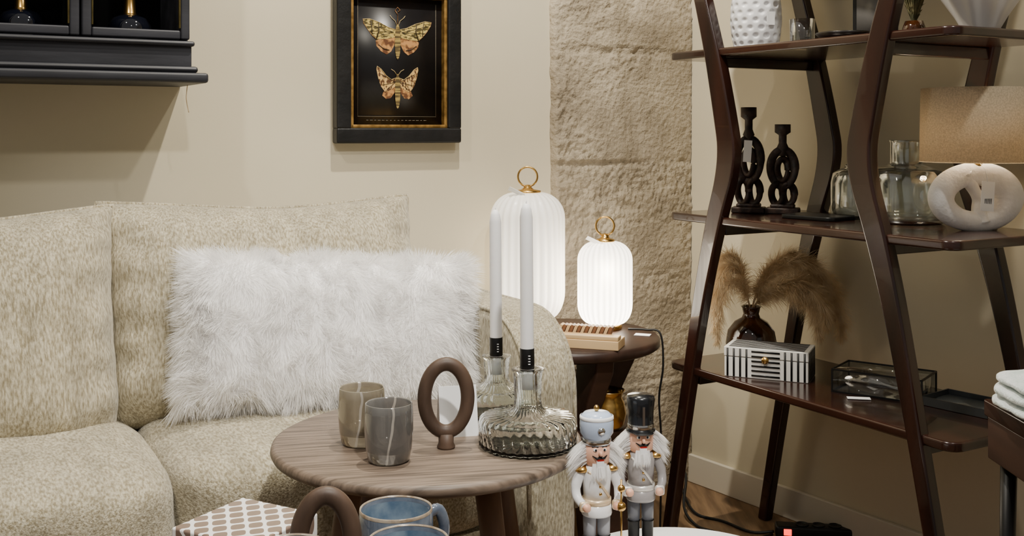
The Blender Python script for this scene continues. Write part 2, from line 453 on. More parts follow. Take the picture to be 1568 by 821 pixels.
# ---------------- lanterns
def glow(name,st,zlo,zhi,fall):
    m=mat(name,(250,246,238),rough=.35,coat=.3)
    b=m.node_tree.nodes['Principled BSDF']
    tc=N(m,'ShaderNodeTexCoord'); sx=N(m,'ShaderNodeSeparateXYZ'); L(m,tc.outputs['Object'],sx.inputs[0])
    a=N(m,'ShaderNodeMapRange'); a.inputs[1].default_value=zlo; a.inputs[2].default_value=zhi; a.inputs[3].default_value=st; a.inputs[4].default_value=st*fall
    L(m,sx.outputs[2],a.inputs[0])
    at=mth(m,'ARCTAN2',sx.outputs[1],sx.outputs[0]); cs=mth(m,'COSINE',mth(m,'MULTIPLY',at,28.0))
    k=mth(m,'ADD',mth(m,'MULTIPLY',cs,.22),.78)
    L(m,mth(m,'MULTIPLY',a.outputs[0],k),b.inputs['Emission Strength'])
    b.inputs['Emission Color'].default_value=lin((255,243,222))
    return m
def lantern(loc,r,hb,ht,m):
    H=root('ribbed_lantern',loc)
    hb0=.014
    prof=[(0,hb0),(r*.55,hb0)]
    for i in range(1,9):
        a=R(90*i/8); prof.append((r*.55+r*.45*math.sin(a),hb0+r*.75*(1-math.cos(a))))
    for i in range(0,11):
        a=R(90*i/10); prof.append((r*.35+r*.65*math.cos(a),hb-r*.7+r*.7*math.sin(a)))
    prof.append((0,hb))
    mo('shade',lathe(prof,168,lambda a,z:1+.022*math.cos(28*a)),m,H)
    mo('base',lathe([(0,0),(r*.62,0),(r*.64,.006),(r*.58,hb0+.004),(0,hb0+.004)],40),M_gold,H)
    mo('cap',lathe([(0,hb-.002),(r*.36,hb-.002),(r*.36,hb+.005),(r*.18,hb+.008),(.010,hb+.014),(.007,hb+.020),(0,hb+.021)],32),M_gold,H)
    rr=(ht-hb-.014)/2
    pts=[(rr*math.cos(t),0,hb+.016+rr+rr*math.sin(t)) for t in [2*math.pi*i/40 for i in range(40)]]
    mo('handle_ring',sweep(pts,.0026,8,True),M_gold,H)
    mo('tag',boxvf(.045,.0008,.022),M_white,H,(-.03,-r*.5,hb+.004),(R(60),R(25),0),smooth=False)
lantern((.042,2.900,.5625),.098,.352,.418,glow('lantern_glass_large',3.2,.02,.34,.12))
lantern((.243,2.830,.5625),.0705,.228,.290,glow('lantern_glass_small',13.0,.02,.24,.24))
DB=root('wooden_domino_box',(.180,2.600,.5625),R(-18))
M_lw=mat('light_wood',(188,152,104),(212,180,134),rough=.5,nscale=12,stretch=(.2,1,1))
box('tray',(.170,.075,.022),(0,0,.011),M_lw,DB,bevel=.002)
box('lid',(.168,.035,.010),(.0,-.018,.027),M_lw,DB,bevel=.002)
M_dom=mat('domino_brown',(120,84,60),rough=.4)
for i in range(14):
    box('domino_%d'%i,(.0075,.026,.026),(-.070+i*.0095,.020,.035),M_dom if i%2 else M_lw,DB,rot=(0,R(22),0),bevel=.001)
mo('price_tag',boxvf(.040,.022,.001),M_white,None,(.330,2.735,.5645),(R(3),0,R(-20)),smooth=False)
mo('lamp_cable',sweep(smoothpts([(.300,2.800,.567),(.345,2.790,.567),(.380,2.775,.560),(.386,2.765,.48),(.375,2.76,.40),(.38,2.76,.30),(.385,2.80,.15),(.39,2.85,.01),(.40,2.86,.005)]),.0028,8),M_rubber)

# ---------------- picture with moths
PF=root('framed_moth_print',W(-.980,0,1.047),T30)
fw,fh,b_=.356,.432,.040
for n_,sz,c in(('frame_bottom',(fw,.036,b_),(0,-.020,b_/2)),('frame_top',(fw,.036,b_),(0,-.020,fh-b_/2)),('frame_left',(b_,.036,fh-2*b_+.004),(-fw/2+b_/2,-.020,fh/2)),('frame_right',(b_,.036,fh-2*b_+.004),(fw/2-b_/2,-.020,fh/2))):
    box(n_,sz,c,M_black,PF,bevel=.005)
iw,ih=fw-2*b_,fh-2*b_
for n_,sz,c in(('gilt_bottom',(iw+.004,.024,.009),(0,-.018,b_+.004)),('gilt_top',(iw+.004,.024,.009),(0,-.018,fh-b_-.004)),('gilt_left',(.009,.024,ih),(-iw/2+.004,-.018,fh/2)),('gilt_right',(.009,.024,ih),(iw/2-.004,-.018,fh/2))):
    box(n_,sz,c,M_goldp,PF,bevel=.002)
box('print',(iw,.004,ih),(0,-.010,fh/2),M_print,PF,bevel=0)
M_line=mat('print_line',(110,102,86),rough=.6)
for n_,sz,c in(('line_l',(.0010,.0006,ih-.05),(-iw/2+.026,-.0126,fh/2+.004)),('line_r',(.0010,.0006,ih-.05),(iw/2-.026,-.0126,fh/2+.004)),('line_b',(iw-.052,.0006,.0010),(0,-.0126,b_+.030))):
    box(n_,sz,c,M_line,PF,bevel=0)
for i in range(16):
    wd=random.uniform(.004,.009)
    box('caption_%d'%i,(wd,.0006,.0014),(-.085+i*.011,-.0126,b_+.020),M_line,PF,bevel=0)
M_w1=mat('moth_olive_gold',(74,64,30),(190,166,92),rough=.6,nscale=90,stretch=(1,1,2),detail=3,pos=(.44,.54))
M_w2=mat('moth_rust_gold',(92,56,30),(186,134,78),rough=.6,nscale=70,detail=3,pos=(.42,.58))
M_w3=mat('moth_cream_gold',(84,54,28),(208,170,104),rough=.6,nscale=90,stretch=(2,1,1),detail=3,pos=(.44,.54))
M_vein=mat('moth_vein',(54,42,24),rough=.6)
M_rim=mat('moth_rim',(214,186,122),rough=.6)
M_bd=mat('moth_body',(160,136,74),(78,64,36),rough=.6,nscale=60,stretch=(.2,.2,3),pos=(.45,.55))
kx,kz=.00182,.00170
def flat(name,P,m,cz,y,mir):
    mo(name,([(mir*x*kx,y,cz-v*kz) for x,v in P],[tuple(range(len(P)))]),m,PF,smooth=False)
def line(name,P,m,cz,mir,w=.0006):
    mo(name,sweep([(mir*x*kx,-.0136,cz-v*kz) for x,v in P],w,5),m,PF)
def ell(w,y0,y1,n=20):
    return [(w*math.sin(2*math.pi*i/n),(y0+y1)/2-(y1-y0)/2*math.cos(2*math.pi*i/n)) for i in range(n)]
z1=1.329-1.047; z2=1.206-1.047
fw1=[(2,-10),(14,-13),(28,-20),(44,-25),(54,-24),(53,-18),(47,-9),(40,0),(33,6),(20,5),(8,3),(3,1)]
fw2=[(1,-8),(10,-5),(18,-11),(26,-21),(32,-25),(33,-20),(30,-6),(26,6),(19,15),(11,11),(4,6)]
for mir in(1,-1):
    flat('moth1_hindwing',[(3,0),(20,2),(34,8),(33,16),(26,24),(17,29),(10,24),(5,14)],M_w2,z1,-.0128,mir)
    flat('moth1_forewing',fw1,M_w1,z1,-.0132,mir)
    line('moth1_rim',fw1[:5],M_rim,z1,mir); line('moth1_rim2',fw1[4:9],M_w2,z1,mir)
    line('moth1_band',[(30,-19),(29,-8),(33,5)],M_vein,z1,mir,.0016); line('moth1_band2',[(42,-23),(40,-10),(40,-1)],M_vein,z1,mir,.0012)
    for e in((50,-18),(44,-6),(36,3)): line('moth1_vein',[(6,-6),e],M_vein,z1,mir,.0004)
    line('moth1_hind_band',[(30,14),(22,20),(13,22)],M_vein,z1,mir,.0010)
    flat('moth2_hindwing',[(2,4),(12,8),(22,14),(24,20),(18,25),(11,24),(5,16)],M_w2,z2,-.0128,mir)
    flat('moth2_forewing',fw2,M_w3,z2,-.0132,mir)
    line('moth2_rim',fw2[:6],M_rim,z2,mir)
    for e in((28,-14),(24,4),(16,10)): line('moth2_vein',[(3,-1),e],M_vein,z2,mir,.0006)
    line('antenna',((1,-16),(4,-24),(9,-28),(12,-32)),M_rim,z1,mir)
    line('antenna2',((1,-12),(5,-18),(10,-21)),M_rim,z2,mir)
flat('moth1_body',ell(4.5,-19,36),M_bd,z1,-.0142,1)
flat('moth2_body',ell(4.2,-14,40),M_bd,z2,-.0142,1)
line('moth1_tongue',((0,-18),(0,-34),(-4,-40),(0,-45),(4,-41),(1,-38)),M_w2,z1,1,.0008)

# ---------------- hanging cabinet
WC=root('hanging_display_cabinet',W(-1.557,0,1.184),T30)
cw=.93; xc=-cw/2
box('bottom_ledge',(cw+.02,.255,.022),(xc+.01,-.1285,.011),M_cab,WC,bevel=.006)
box('ledge_moulding',(cw,.245,.014),(xc,-.1235,.029),M_cab,WC,bevel=.006)
box('plinth',(cw-.02,.225,.05),(xc,-.114,.060),M_cab,WC,bevel=.003)
box('plinth_bead',(cw-.01,.236,.012),(xc,-.119,.086),M_cab,WC,bevel=.005)
box('back_panel',(cw-.02,.008,.66),(xc,-.006,.42),M_cabin,WC,bevel=0)
box('side_right',(.018,.20,.66),(-.022,-.104,.42),M_cab,WC,bevel=.002)
box('side_left',(.018,.20,.66),(-cw+.022,-.104,.42),M_cab,WC,bevel=.002)
box('top_board',(cw,.24,.03),(xc,-.121,.765),M_cab,WC,bevel=.006)
box('inner_shelf',(cw-.06,.18,.014),(xc,-.10,.42),M_cab,WC,bevel=0)
M_edge=mat('lit_door_edge',(150,138,84),(96,86,48),rough=.5,nscale=40)  # yellow-green strips: light on the door edges put into the colour
dwid=(cw-.02)/4
for i in range(4):
    x0=-.012-i*dwid
    for nm,sz,c in(('stile_r',(.020,.022,.65),(x0-.012,-.216,.42)),('stile_l',(.020,.022,.65),(x0-dwid+.012,-.216,.42)),('rail_b',(dwid-.044,.022,.020),(x0-dwid/2,-.216,.105)),('rail_t',(dwid-.044,.022,.03),(x0-dwid/2,-.216,.73))):
        box('door%d_%s'%(i+1,nm),sz,c,M_cab,WC,bevel=.004)
    if i: box('divider_%d'%i,(.014,.19,.64),(x0,-.104,.42),M_cabin,WC,bevel=0)
    for k,xx in enumerate((x0-.0235,x0-dwid+.0235)):
        box('door%d_gilt_%d'%(i+1,k),(.003,.008,.60),(xx,-.222,.42),M_edge,WC,bevel=0)
M_bb=mat('black_bottle_glass',(10,12,20),rough=.05,coat=1)
for x in(-.125,-.345,-.57):
    nm='bottle_%d'%int(-x*1000)
    mo(nm+'_body',lathe([(0,0),(.038,0),(.046,.006),(.046,.035),(.036,.052),(.018,.060),(0,.060)],40),M_bb,WC,(x,-.14,.092))
    mo(nm+'_neck',lathe([(0,.058),(.018,.058),(.013,.064),(.011,.10),(.012,.125),(.016,.130),(.016,.136),(0,.136)],32),M_gold,WC,(x,-.14,.092))
mo('hanging_string',sweep(smoothpts([W(-1.575,.22,1.18),W(-1.578,.222,1.15),W(-1.572,.22,1.12)]),.001,6),M_pampas)

# ---------------- etagere
q0=.83
E=root('etagere_shelf',W(-.20,q0,0),T30)
HL=[(0,.445),(.25,.395),(.48,.347),(.70,.297),(.86,.252),(.96,.218),(1.03,.207),(1.10,.218),(1.27,.260),(1.45,.315),(1.75,.40)]
def legout(sg):
    P=smoothpts([(sg*h,z,0) for z,h in HL],5)
    Lf=[];Rt=[]
    for i,p in enumerate(P):
        a=P[max(i-1,0)];b=P[min(i+1,len(P)-1)];t=(b-a).normalized(); n=Vector((t.y,-t.x,0))
        w=.0165+.011*math.exp(-((p.y-1.03)/.33)**2)+.004*min(p.y,1)
        Lf.append((p.x-n.x*w,p.y-n.y*w*.3)); Rt.append((p.x+n.x*w,p.y+n.y*w*.3))
    Lf[0]=(Lf[0][0],0);Rt[0]=(Rt[0][0],0)
    return Lf+Rt[::-1]
for i,(sx,sg) in enumerate(((-.173,1),(-.173,-1),(.166,1),(.166,-1))):
    mo('leg_%d'%(i+1),prism(legout(sg),.030,'x'),M_mahog,E,(sx,0,0),bevel=.006)
def rrect(hx,hy,r,n=6):
    P=[]
    for cx,cy,a0 in((hx-r,hy-r,0),(-hx+r,hy-r,90),(-hx+r,-hy+r,180),(hx-r,-hy+r,270)):
        for k in range(n+1):
            a=R(a0+90*k/n); P.append((cx+r*math.cos(a),cy+r*math.sin(a)))
    return P
SH={'lower':.480,'middle':.868,'upper':1.283,'crown':1.66}
for nm,z in SH.items():
    hh=.44 if nm!='crown' else .41
    mo('shelf_'+nm,prism(rrect(.178,hh,.03),.020,'z'),M_mahogs,E,(-.003,0,z-.010),bevel=.005)
    h=None
    for k in range(len(HL)-1):
        if HL[k][0]<=z<=HL[k+1][0]:
            t=(z-HL[k][0])/(HL[k+1][0]-HL[k][0]); h=HL[k][1]+t*(HL[k+1][1]-HL[k][1])
    for sg in(1,-1):
        box('rail_%s_%d'%(nm,sg),(.31,.022,.026),(-.003,sg*(h-.002),z-.0335),M_mahog,E,bevel=.003)

# ---- lamp
zs=.868
LP=root('table_lamp',(.985,2.300,zs),R(10))
NB=64
pts=[];rad=[]
for i in range(NB):
    a=2*math.pi*i/NB
    rr=.0195+.0055*abs(math.cos(a))**2+.002*math.sin(a+1)
    pts.append(((.104-rr)*math.cos(a),0,.0705+(.0705-rr)*math.sin(a)*(1+.04*math.cos(a)))); rad.append(rr)
mo('base_ring',sweep(pts,rad,22,True,sq=(1.2,1.0)),M_ceram,LP)
bp=smoothpts([(-.030,0,.122),(-.012,0,.098),(.004,0,.070),(.006,0,.045),(.012,0,.018)],5)
mo('base_bridge',sweep(bp,[.018-.007*math.sin(math.pi*i/(len(bp)-1)) for i in range(len(bp))],18,sq=(1.3,1)),M_ceram,LP)
mo('neck',lathe([(0,.135),(.016,.135),(.012,.146),(.008,.150),(.008,.175),(0,.175)],24),M_gold,LP)
mo('shade',lathe([(.112,.145),(.1125,.145),(.110,.302),(.1085,.302),(.1115,.147)],96),M_linen,LP)
M_bulb=mat('bulb',(255,236,200),emis=12,ecol=(255,216,160))
mo('bulb',lathe([(0,.172),(.012,.176),(.024,.20),(.024,.215),(.014,.232),(0,.236)],20),M_bulb,LP)
mo('tag',boxvf(.030,.0012,.062),M_white,LP,(.0,-.042,.075),(R(-4),R(6),0),smooth=False)
mo('tag_string',sweep([(0,-.042,.105),(-.004,-.040,.13),(-.002,-.012,.148)],.0008,6),M_white,LP)
for k in range(5):
    mo('tag_bar_%d'%k,boxvf(.0014,.0006,.012),M_blk,LP,(-.007+k*.0035,-.0434,.064),(0,R(6),0),smooth=False)

# ---- carved candle sticks
def knot(loc,h,rz):
    H=root('carved_candlestick',loc,rz)
    mo('foot',boxvf(.084,.050,.016,(0,0,.008)),M_carved,H,bevel=.004)
    mo('foot_step',boxvf(.060,.040,.010,(0,0,.020)),M_carved,H,bevel=.004)
    def loop(cx,cz,rx,ry,tr,nm,ph=0):
        pts=[(cx+rx*math.cos(a),.007*math.sin(2*a+ph),cz+ry*math.sin(a)) for a in [2*math.pi*i/36 for i in range(36)]]
        mo(nm,sweep(pts,tr,10,True,sq=(1.4,1)),M_carved,H)
    loop(-.014,.022+h*.12,.014,h*.11,.007,'loop_low_l'); loop(.014,.022+h*.12,.014,h*.11,.007,'loop_low_r',1)
    loop(0,.016+h*.44,.030,h*.20,.008,'loop_high'); loop(0,.016+h*.42,.013,h*.12,.0065,'loop_inner')
    mo('cup',lathe([(0,h*.64),(.013,h*.65),(.009,h*.70),(.015,h*.74),(.010,h*.79),(.010,h*.88),(.020,h*.91),(.020,h),(.013,h),(.013,h*.95),(0,h*.95)],28),M_carved,H)
knot((.610,2.790,zs),.272,R(-20)); knot((.690,2.760,zs),.228,R(-20))
mo('price_tag.001',boxvf(.020,.001,.055),M_white,None,(.595,2.735,zs+.16),(0,R(4),R(-15)),smooth=False)
mo('black_plate',prism(rrect(.075,.055,.02),.010,'z'),M_blk,None,(.735,2.60,zs+.005),(0,0,R(-50)),bevel=.003)
def jar(loc,rb,hb,rn,hn):
    P=[(0,0),(rb*.85,0),(rb*.97,.006),(rb,.022),(rb,hb*.72),(rb*.93,hb*.92),(rb*.7,hb),(rn*1.1,hb+.004),(rn,hb+.012),(rn,hn-.006),(rn*1.08,hn),(rn*1.02,hn),(rn*.94,hn-.006),(rn*.94,hb+.012),(rn*1.03,hb),(rb*.68,hb-.005),(rb*.9,hb*.88),(rb*.965,hb*.7),(rb*.965,.024),(rb*.9,.010),(0,.007)]
    mo('glass_jar',lathe(P,72),M_glass,None,loc)
jar((.905,2.480,zs),.086,.130,.038,.190)
jar((.845,2.625,zs),.070,.118,.034,.128)
# ---- upper shelf items
zu=1.283
M_dots=mat('white_stoneware',(230,230,232),rough=.35,coat=.3)
VZ=root('dimpled_vase',(.606,2.690,zu))
def dim(a,z):
    u=a*14/(2*math.pi); v=z/.019; v_i=math.floor(v); du=(u+(.5 if v_i%2 else 0))%1-.5; dv=v%1-.5
    return 1-.07*max(0,1-(du/.32)**2-(dv/.38)**2)
prof=[(0,0),(.048,0)]+[(.054+.009*math.sin(math.pi*(z/.15)),z) for z in [.004+.146*i/60 for i in range(61)]]+[(.048,.15),(.05,.10),(.045,.02),(0,.012)]
mo('vase_body',lathe(prof,168,dim),M_dots,VZ)
mo('label',boxvf(.022,.001,.032),M_white,VZ,(.022,-.062,.07),(0,0,R(18)),smooth=False)
mo('glass_tumbler',lathe([(0,0),(.027,0),(.029,.003),(.030,.064),(.028,.064),(.027,.012),(0,.010)],40),M_glass,None,(.697,2.600,zu))
mo('silver_bowl',lathe([(0,0),(.03,0),(.055,.010),(.066,.020),(.064,.022),(.05,.013),(.0,.006)],48),mat('pewter',(90,86,84),rough=.3,metal=1),None,(.765,2.490,zu))
FR=root('tabletop_frame',(.842,2.510,zu),R(-48))
box('frame_border',(.11,.012,.14),(0,0,.07),M_blk,FR,bevel=.002); box('mat_board',(.086,.002,.116),(0,-.007,.07),mat('print_dark_grey',(96,94,92),rough=.4),FR,bevel=0)
DG=root('dried_grass_bunch',(.893,2.405,zu))
mo('pot',lathe([(0,0),(.02,0),(.026,.02),(.02,.04),(.016,.04),(.018,.02),(0,.01)],24),M_amber,DG)
sp=[]
for i in range(520):
    a=random.uniform(0,6.28); t=random.uniform(0,.42)
    d=Vector((math.cos(a)*t*.8,math.sin(a)*t*.8,1)).normalized()
    sp.append((Vector((0,0,.025)),d,random.uniform(.09,.17),.0016,Vector((0,0,-.01))))
    for k in range(4):
        h=random.uniform(.02,.15); e=Vector((random.gauss(0,.5),random.gauss(0,.5),1)).normalized()
        sp.append((Vector((0,0,.025))+d*h,e,.016,.0030,Vector((0,0,0))))
mo('stalks',strands(sp),M_green,DG)
def fl(a,z): return 1+.10*(z/.14)*math.cos(11*a)
mo('fluted_bowl',lathe([(0,0),(.034,0),(.038,.008),(.050,.03),(.075,.07),(.105,.12),(.118,.145),(.115,.145),(.100,.118),(.070,.072),(.045,.035),(.0,.022)],132,fl),mat('matte_white',(232,229,224),rough=.6),None,(.968,2.235,zu))

# ---- lower shelf items
zl=.480
SB=root('striped_box',(.632,2.655,zl),R(-24))
M_bone=mat('bone_white',(238,236,230),rough=.35)
bw,bd,bh=.200,.105,.072
box('body',(bw,bd,bh*.68),(0,0,bh*.34),M_bone,SB,bevel=.002)
box('lid',(bw+.002,bd+.002,bh*.32),(0,0,bh*.84+.001),M_bone,SB,bevel=.002)
for i in range(13):
    x=-bw/2+.008+i*(bw-.016)/12
    if 4<=i<=8: continue
    box('stripe_f%d'%i,(.0046,.001,bh-.004),(x,-bd/2-.0014,bh/2),M_blk,SB,bevel=0)
for k in range(6):
    box('stripe_h%d'%k,(.068,.001,.0042),(0,-bd/2-.0014,.008+k*.0115),M_blk,SB,bevel=0)
for i in range(7):
    y=-bd/2+.01+i*(bd-.02)/6
    box('stripe_s%d'%i,(.001,.0048,bh-.004),(bw/2+.0014,y,bh/2),M_blk,SB,bevel=0)
for i in range(8):
    y=-bd/2+.008+i*(bd-.016)/7
    box('stripe_t%d'%i,(bw*.9,.0040,.001),(0,y,bh+.0016),M_blk,SB,bevel=0)
mo('knob',lathe([(0,0),(.007,0),(.007,.004),(.009,.008),(.008,.012),(0,.014)],20),M_gold,SB,(0,-bd/2,bh*.66),(R(90),0,0))
PV=root('pampas_vase',(.625,2.830,zl))
mo('vase',lathe([(0,0),(.045,0),(.060,.015),(.066,.045),(.060,.078),(.042,.102),(.024,.112),(.020,.122),(.024,.138),(.027,.142),(.023,.141),(.017,.124),(.020,.114),(.040,.096),(.056,.07),(.061,.045),(.055,.018),(0,.006)],48),M_amber,PV)
sp=[]; stems=[]
def plume(P,w,n):
    pts=smoothpts(P,8); stems.append(sweep(pts,.0014,6))
    m=len(pts)
    for i in range(n):
        t=random.uniform(.18,1); k=t*(m-1); j=min(int(k),m-2); p=pts[j].lerp(pts[j+1],k-j); tg=(pts[j+1]-pts[j]).normalized()
        rr=Vector((random.gauss(0,1),random.gauss(0,1),random.gauss(0,1))).normalized()
        env=math.sin(math.pi*min(1,(t-.12)/.88*.93+.05))**.6
        d=(tg*.75+rr*.9+noise.noise_vector(p*40)*.6).normalized()
        sp.append((p+rr*.004,d,w*env*random.uniform(.6,1.2),.0009,Vector((0,0,-.35*w*env*random.uniform(.5,1.3)))))
b0=(0,0,.12)
plume([b0,(-.01,0,.17),(-.035,-.01,.235),(-.070,-.01,.245),(-.095,-.01,.17),(-.10,-.01,.07)],.046,1900)
plume([b0,(-.01,.02,.18),(-.02,.03,.245),(-.06,.03,.27),(-.09,.02,.22),(-.10,.02,.15)],.046,1700)
plume([b0,(-.01,.0,.16),(-.03,.0,.20),(-.06,-.01,.20),(-.085,-.01,.12),(-.09,-.01,.04)],.042,1500)
plume([b0,(.02,.0,.18),(.07,-.01,.24),(.14,-.02,.26),(.20,-.03,.20),(.215,-.03,.11)],.056,2800)
plume([b0,(.02,.0,.16),(.07,-.02,.20),(.12,-.04,.21),(.17,-.05,.16),(.18,-.05,.09)],.056,2800)
plume([b0,(.02,.01,.15),(.06,-.01,.18),(.10,-.02,.19),(.15,-.03,.15),(.17,-.03,.06)],.054,2800)
plume([b0,(.02,.01,.18),(.09,.0,.25),(.17,-.02,.22),(.22,-.03,.14),(.225,-.03,.06)],.054,2800)
plume([b0,(.02,.01,.19),(.06,.0,.25),(.11,-.01,.28),(.16,-.02,.24)],.048,2000)
mo('pampas_plumes',strands(sp),M_pampas,PV); mo('pampas_stems',merge(*stems),M_pampas,PV)
GB=root('glass_display_box',(.850,2.475,zl),R(-36))
gw,gd,gh=.20,.115,.052
ed=[]
for z in(.002,gh):
    for y in(-gd/2,gd/2): ed.append(boxvf(gw,.0035,.0035,(0,y,z)))
    for x in(-gw/2,gw/2): ed.append(boxvf(.0035,gd,.0035,(x,0,z)))
for x in(-gw/2,gw/2):
    for y in(-gd/2,gd/2): ed.append(boxvf(.0035,.0035,gh,(x,y,gh/2)))
mo('metal_edges',merge(*ed),M_blk,GB,smooth=False)
M_pane=thinglass('pane_glass',(248,250,250),.35,.05,.4)
for nm,sz,c in(('pane_top',(gw,gd,.0015),(0,0,gh)),('pane_front',(gw,.0015,gh),(0,-gd/2,gh/2)),('pane_back',(gw,.0015,gh),(0,gd/2,gh/2)),('pane_left',(.0015,gd,gh),(-gw/2,0,gh/2)),('pane_right',(.0015,gd,gh),(gw/2,0,gh/2))):
    box(nm,sz,c,M_pane,GB,bevel=0)
TY=root('glass_tray',(.985,2.345,zl),R(-52))
mo('tray_base',prism(rrect(.075,.055,.006),.004,'z'),mat('smoked_mirror',(150,158,162),rough=.25,metal=.3),TY,(0,0,.006))
rim=[]
for y in(-.055,.055): rim.append(boxvf(.154,.004,.018,(0,y,.010)))
for x in(-.075,.075): rim.append(boxvf(.004,.112,.018,(x,0,.010)))
mo('tray_rim',merge(*rim),mat('gunmetal',(90,94,98),rough=.3,metal=.7),TY,smooth=False)
mo('price_tag.002',boxvf(.05,.02,.001),M_white,None,(.775,2.42,zl+.002),(0,0,R(-10)),smooth=False)

# ---------------- power strip and cables
PS=root('power_strip',(.800,2.870,0),R(-8))
box('housing',(.20,.045,.034),(0,0,.017),M_blk,PS,bevel=.006)
box('switch',(.020,.004,.016),(-.070,-.024,.020),M_red,PS,bevel=.001)
for k in range(3): mo('socket_%d'%k,lathe([(0,.034),(.017,.034),(.017,.037),(.014,.037),(.014,.035),(0,.035)],24),M_rubber,PS,(-.03+k*.042,0,0))
mo('power_cable',sweep(smoothpts([(.698,2.885,.012),(.64,2.90,.005),(.58,2.98,.005),(.52,3.03,.005),(.50,3.10,.02),(.49,3.17,.06)]),.004,8),M_rubber)
mo('power_cable.001',sweep(smoothpts([(.690,2.87,.010),(.62,2.84,.006),(.54,2.90,.006),(.50,2.95,.006),(.48,3.02,.03),(.50,3.12,.09),(.47,3.2,.10)]),.004,8),M_rubber)
mo('power_cable.002',sweep(smoothpts([(.92,2.80,.006),(.75,2.79,.006),(.60,2.78,.006),(.50,2.80,.006),(.42,2.9,.006)]),.004,8),M_rubber)

# ---------------- nutcrackers & pedestal
PD=root('white_pedestal_table',(.275,1.730,0))
mo('top',lathe([(0,.352),(.195,.352),(.20,.358),(.20,.370),(.195,.375),(0,.375)],80),M_white,PD)
mo('stem',lathe([(0,0),(.13,0),(.13,.012),(.03,.03),(.022,.10),(.022,.30),(.05,.352),(0,.352)],40),M_white,PD)
def nutcracker(loc,h,rz,coat,trim,hatc,pant,tall):
    H=root('nutcracker_figurine',loc,rz)
    k=h/.27
    mc=mat('coat',coat,rough=.3,coat=.4); mt=mat('coat_trim',trim,rough=.3,metal=.3); mh=mat('hat',hatc,rough=.25,coat=.5); mp=mat('trousers',pant,rough=.35)
    def z(v): return v*k
    mo('base',lathe([(0,0),(.030,0),(.032,.003),(.031,.016),(.027,.019),(0,.019)],32),mc,H)
    for i,x in enumerate((-.0115,.0115)):
        mo('boot_%d'%i,lathe([(0,z(.019)),(.011,z(.019)),(.0105,z(.030)),(.0092,z(.034)),(.0098,z(.062)),(.0112,z(.064)),(0,z(.065))],20),M_blk,H,(x,0,0))
        mo('toe_%d'%i,sbox((.018,.022,.012),3,8),M_blk,H,(x,-.008,z(.025)))
        mo('leg_%d'%i,lathe([(0,z(.060)),(.0095,z(.060)),(.0105,z(.085)),(.0108,z(.108)),(0,z(.110))],20),mp,H,(x,0,0))
    mo('skirt',lathe([(0,z(.098)),(.0235,z(.098)),(.0245,z(.101)),(.0225,z(.118)),(0,z(.119))],32),mc,H)
    mo('belt',lathe([(0,z(.116)),(.0232,z(.116)),(.0232,z(.124)),(0,z(.124))],32),mt,H)
    mo('torso',lathe([(0,z(.122)),(.0205,z(.122)),(.022,z(.145)),(.0235,z(.165)),(.020,z(.174)),(.010,z(.179)),(0,z(.180))],32),mc,H)
    for i,sx in enumerate((-1,1)):
        mo('arm_%d'%i,sweep(smoothpts([(sx*.026,0,z(.166)),(sx*.034,-.001,z(.145)),(sx*.034,-.008,z(.128)),(sx*.026,-.024,z(.118))],4),[.0085]*5+[.0075]*4+[.0068]*4,12),mc,H)
        mo('cuff_%d'%i,sbox((.016,.008,.016),4,6),mt,H,(sx*.0265,-.023,z(.118)))
        mo('hand_%d'%i,sbox((.013,.013,.013),2.2,8),M_skin,H,(sx*.0245,-.030,z(.118)))
        mo('epaulette_%d'%i,lathe([(0,z(.166)),(.012,z(.167)),(.012,z(.171)),(.005,z(.176)),(0,z(.176))],18),M_gold,H,(sx*.024,0,0))
        mo('eye_%d'%i,sbox((.0072,.003,.0056),2,6),M_white,H,(sx*.0072,-.0188,z(.203)))
        mo('pupil_%d'%i,sbox((.0034,.002,.0042),2,6),M_blk,H,(sx*.0070,-.0204,z(.203)))
        mo('brow_%d'%i,sweep([(sx*.003,-.0198,z(.2075)),(sx*.008,-.0190,z(.2090)),(sx*.012,-.0165,z(.2075))],.0010,6),M_blk,H)
        mo('mustache_%d'%i,sweep([(0,-.0215,z(.1920)),(sx*.006,-.0215,z(.1905)),(sx*.012,-.0175,z(.1940))],[.0022,.0019,.0006],8),M_blk,H)
    for j in range(3):
        mo('button_%d'%j,sbox((.005,.003,.005),2,6),M_gold,H,(0,-.0222,z(.135+j*.012)))
    mo('chest_sash',sweep(smoothpts([(-.018,-.014,z(.170)),(0,-.0225,z(.150)),(.016,-.0165,z(.128))],4),.0022,6),mt,H)
    mo('head',lathe([(0,z(.174)),(.014,z(.174)),(.0195,z(.180)),(.0208,z(.195)),(.0203,z(.212)),(0,z(.214))],32),M_skin,H)
    mo('nose',sbox((.006,.011,.008),2.4,8),M_skin,H,(0,-.022,z(.198)))
    mo('jaw',boxvf(.012,.004,.012),M_white,H,(0,-.0205,z(.181)),bevel=.001)
    mo('mouth',boxvf(.011,.002,.0024),mat('mouth_red',(170,30,30),rough=.4),H,(0,-.0216,z(.1875)),smooth=False)
    sp=[]
    for i in range(2200):
        a=R(random.uniform(-24,204)); zz=random.uniform(.180,.212)
        p=Vector((.0200*math.cos(a),.0200*math.sin(a),z(zz)))
        d=Vector((math.cos(a)*1.2,max(0,math.sin(a))*.9,-.45))+noise.noise_vector(p*90)*.6
        sp.append((p,d.normalized(),random.uniform(.016,.033),.0014,Vector((0,0,-.014))))
    for i in range(420):
        x=random.uniform(-.011,.011)
        p=Vector((x,-math.sqrt(.0200**2-x*x),z(random.uniform(.176,.182))))
        d=Vector((x*15,-.4,-1))+noise.noise_vector(p*90)*.5
        sp.append((p,d.normalized(),random.uniform(.012,.022),.0015,Vector((0,0,-.004))))
    mo('hair_and_beard',strands(sp),M_fur,H)
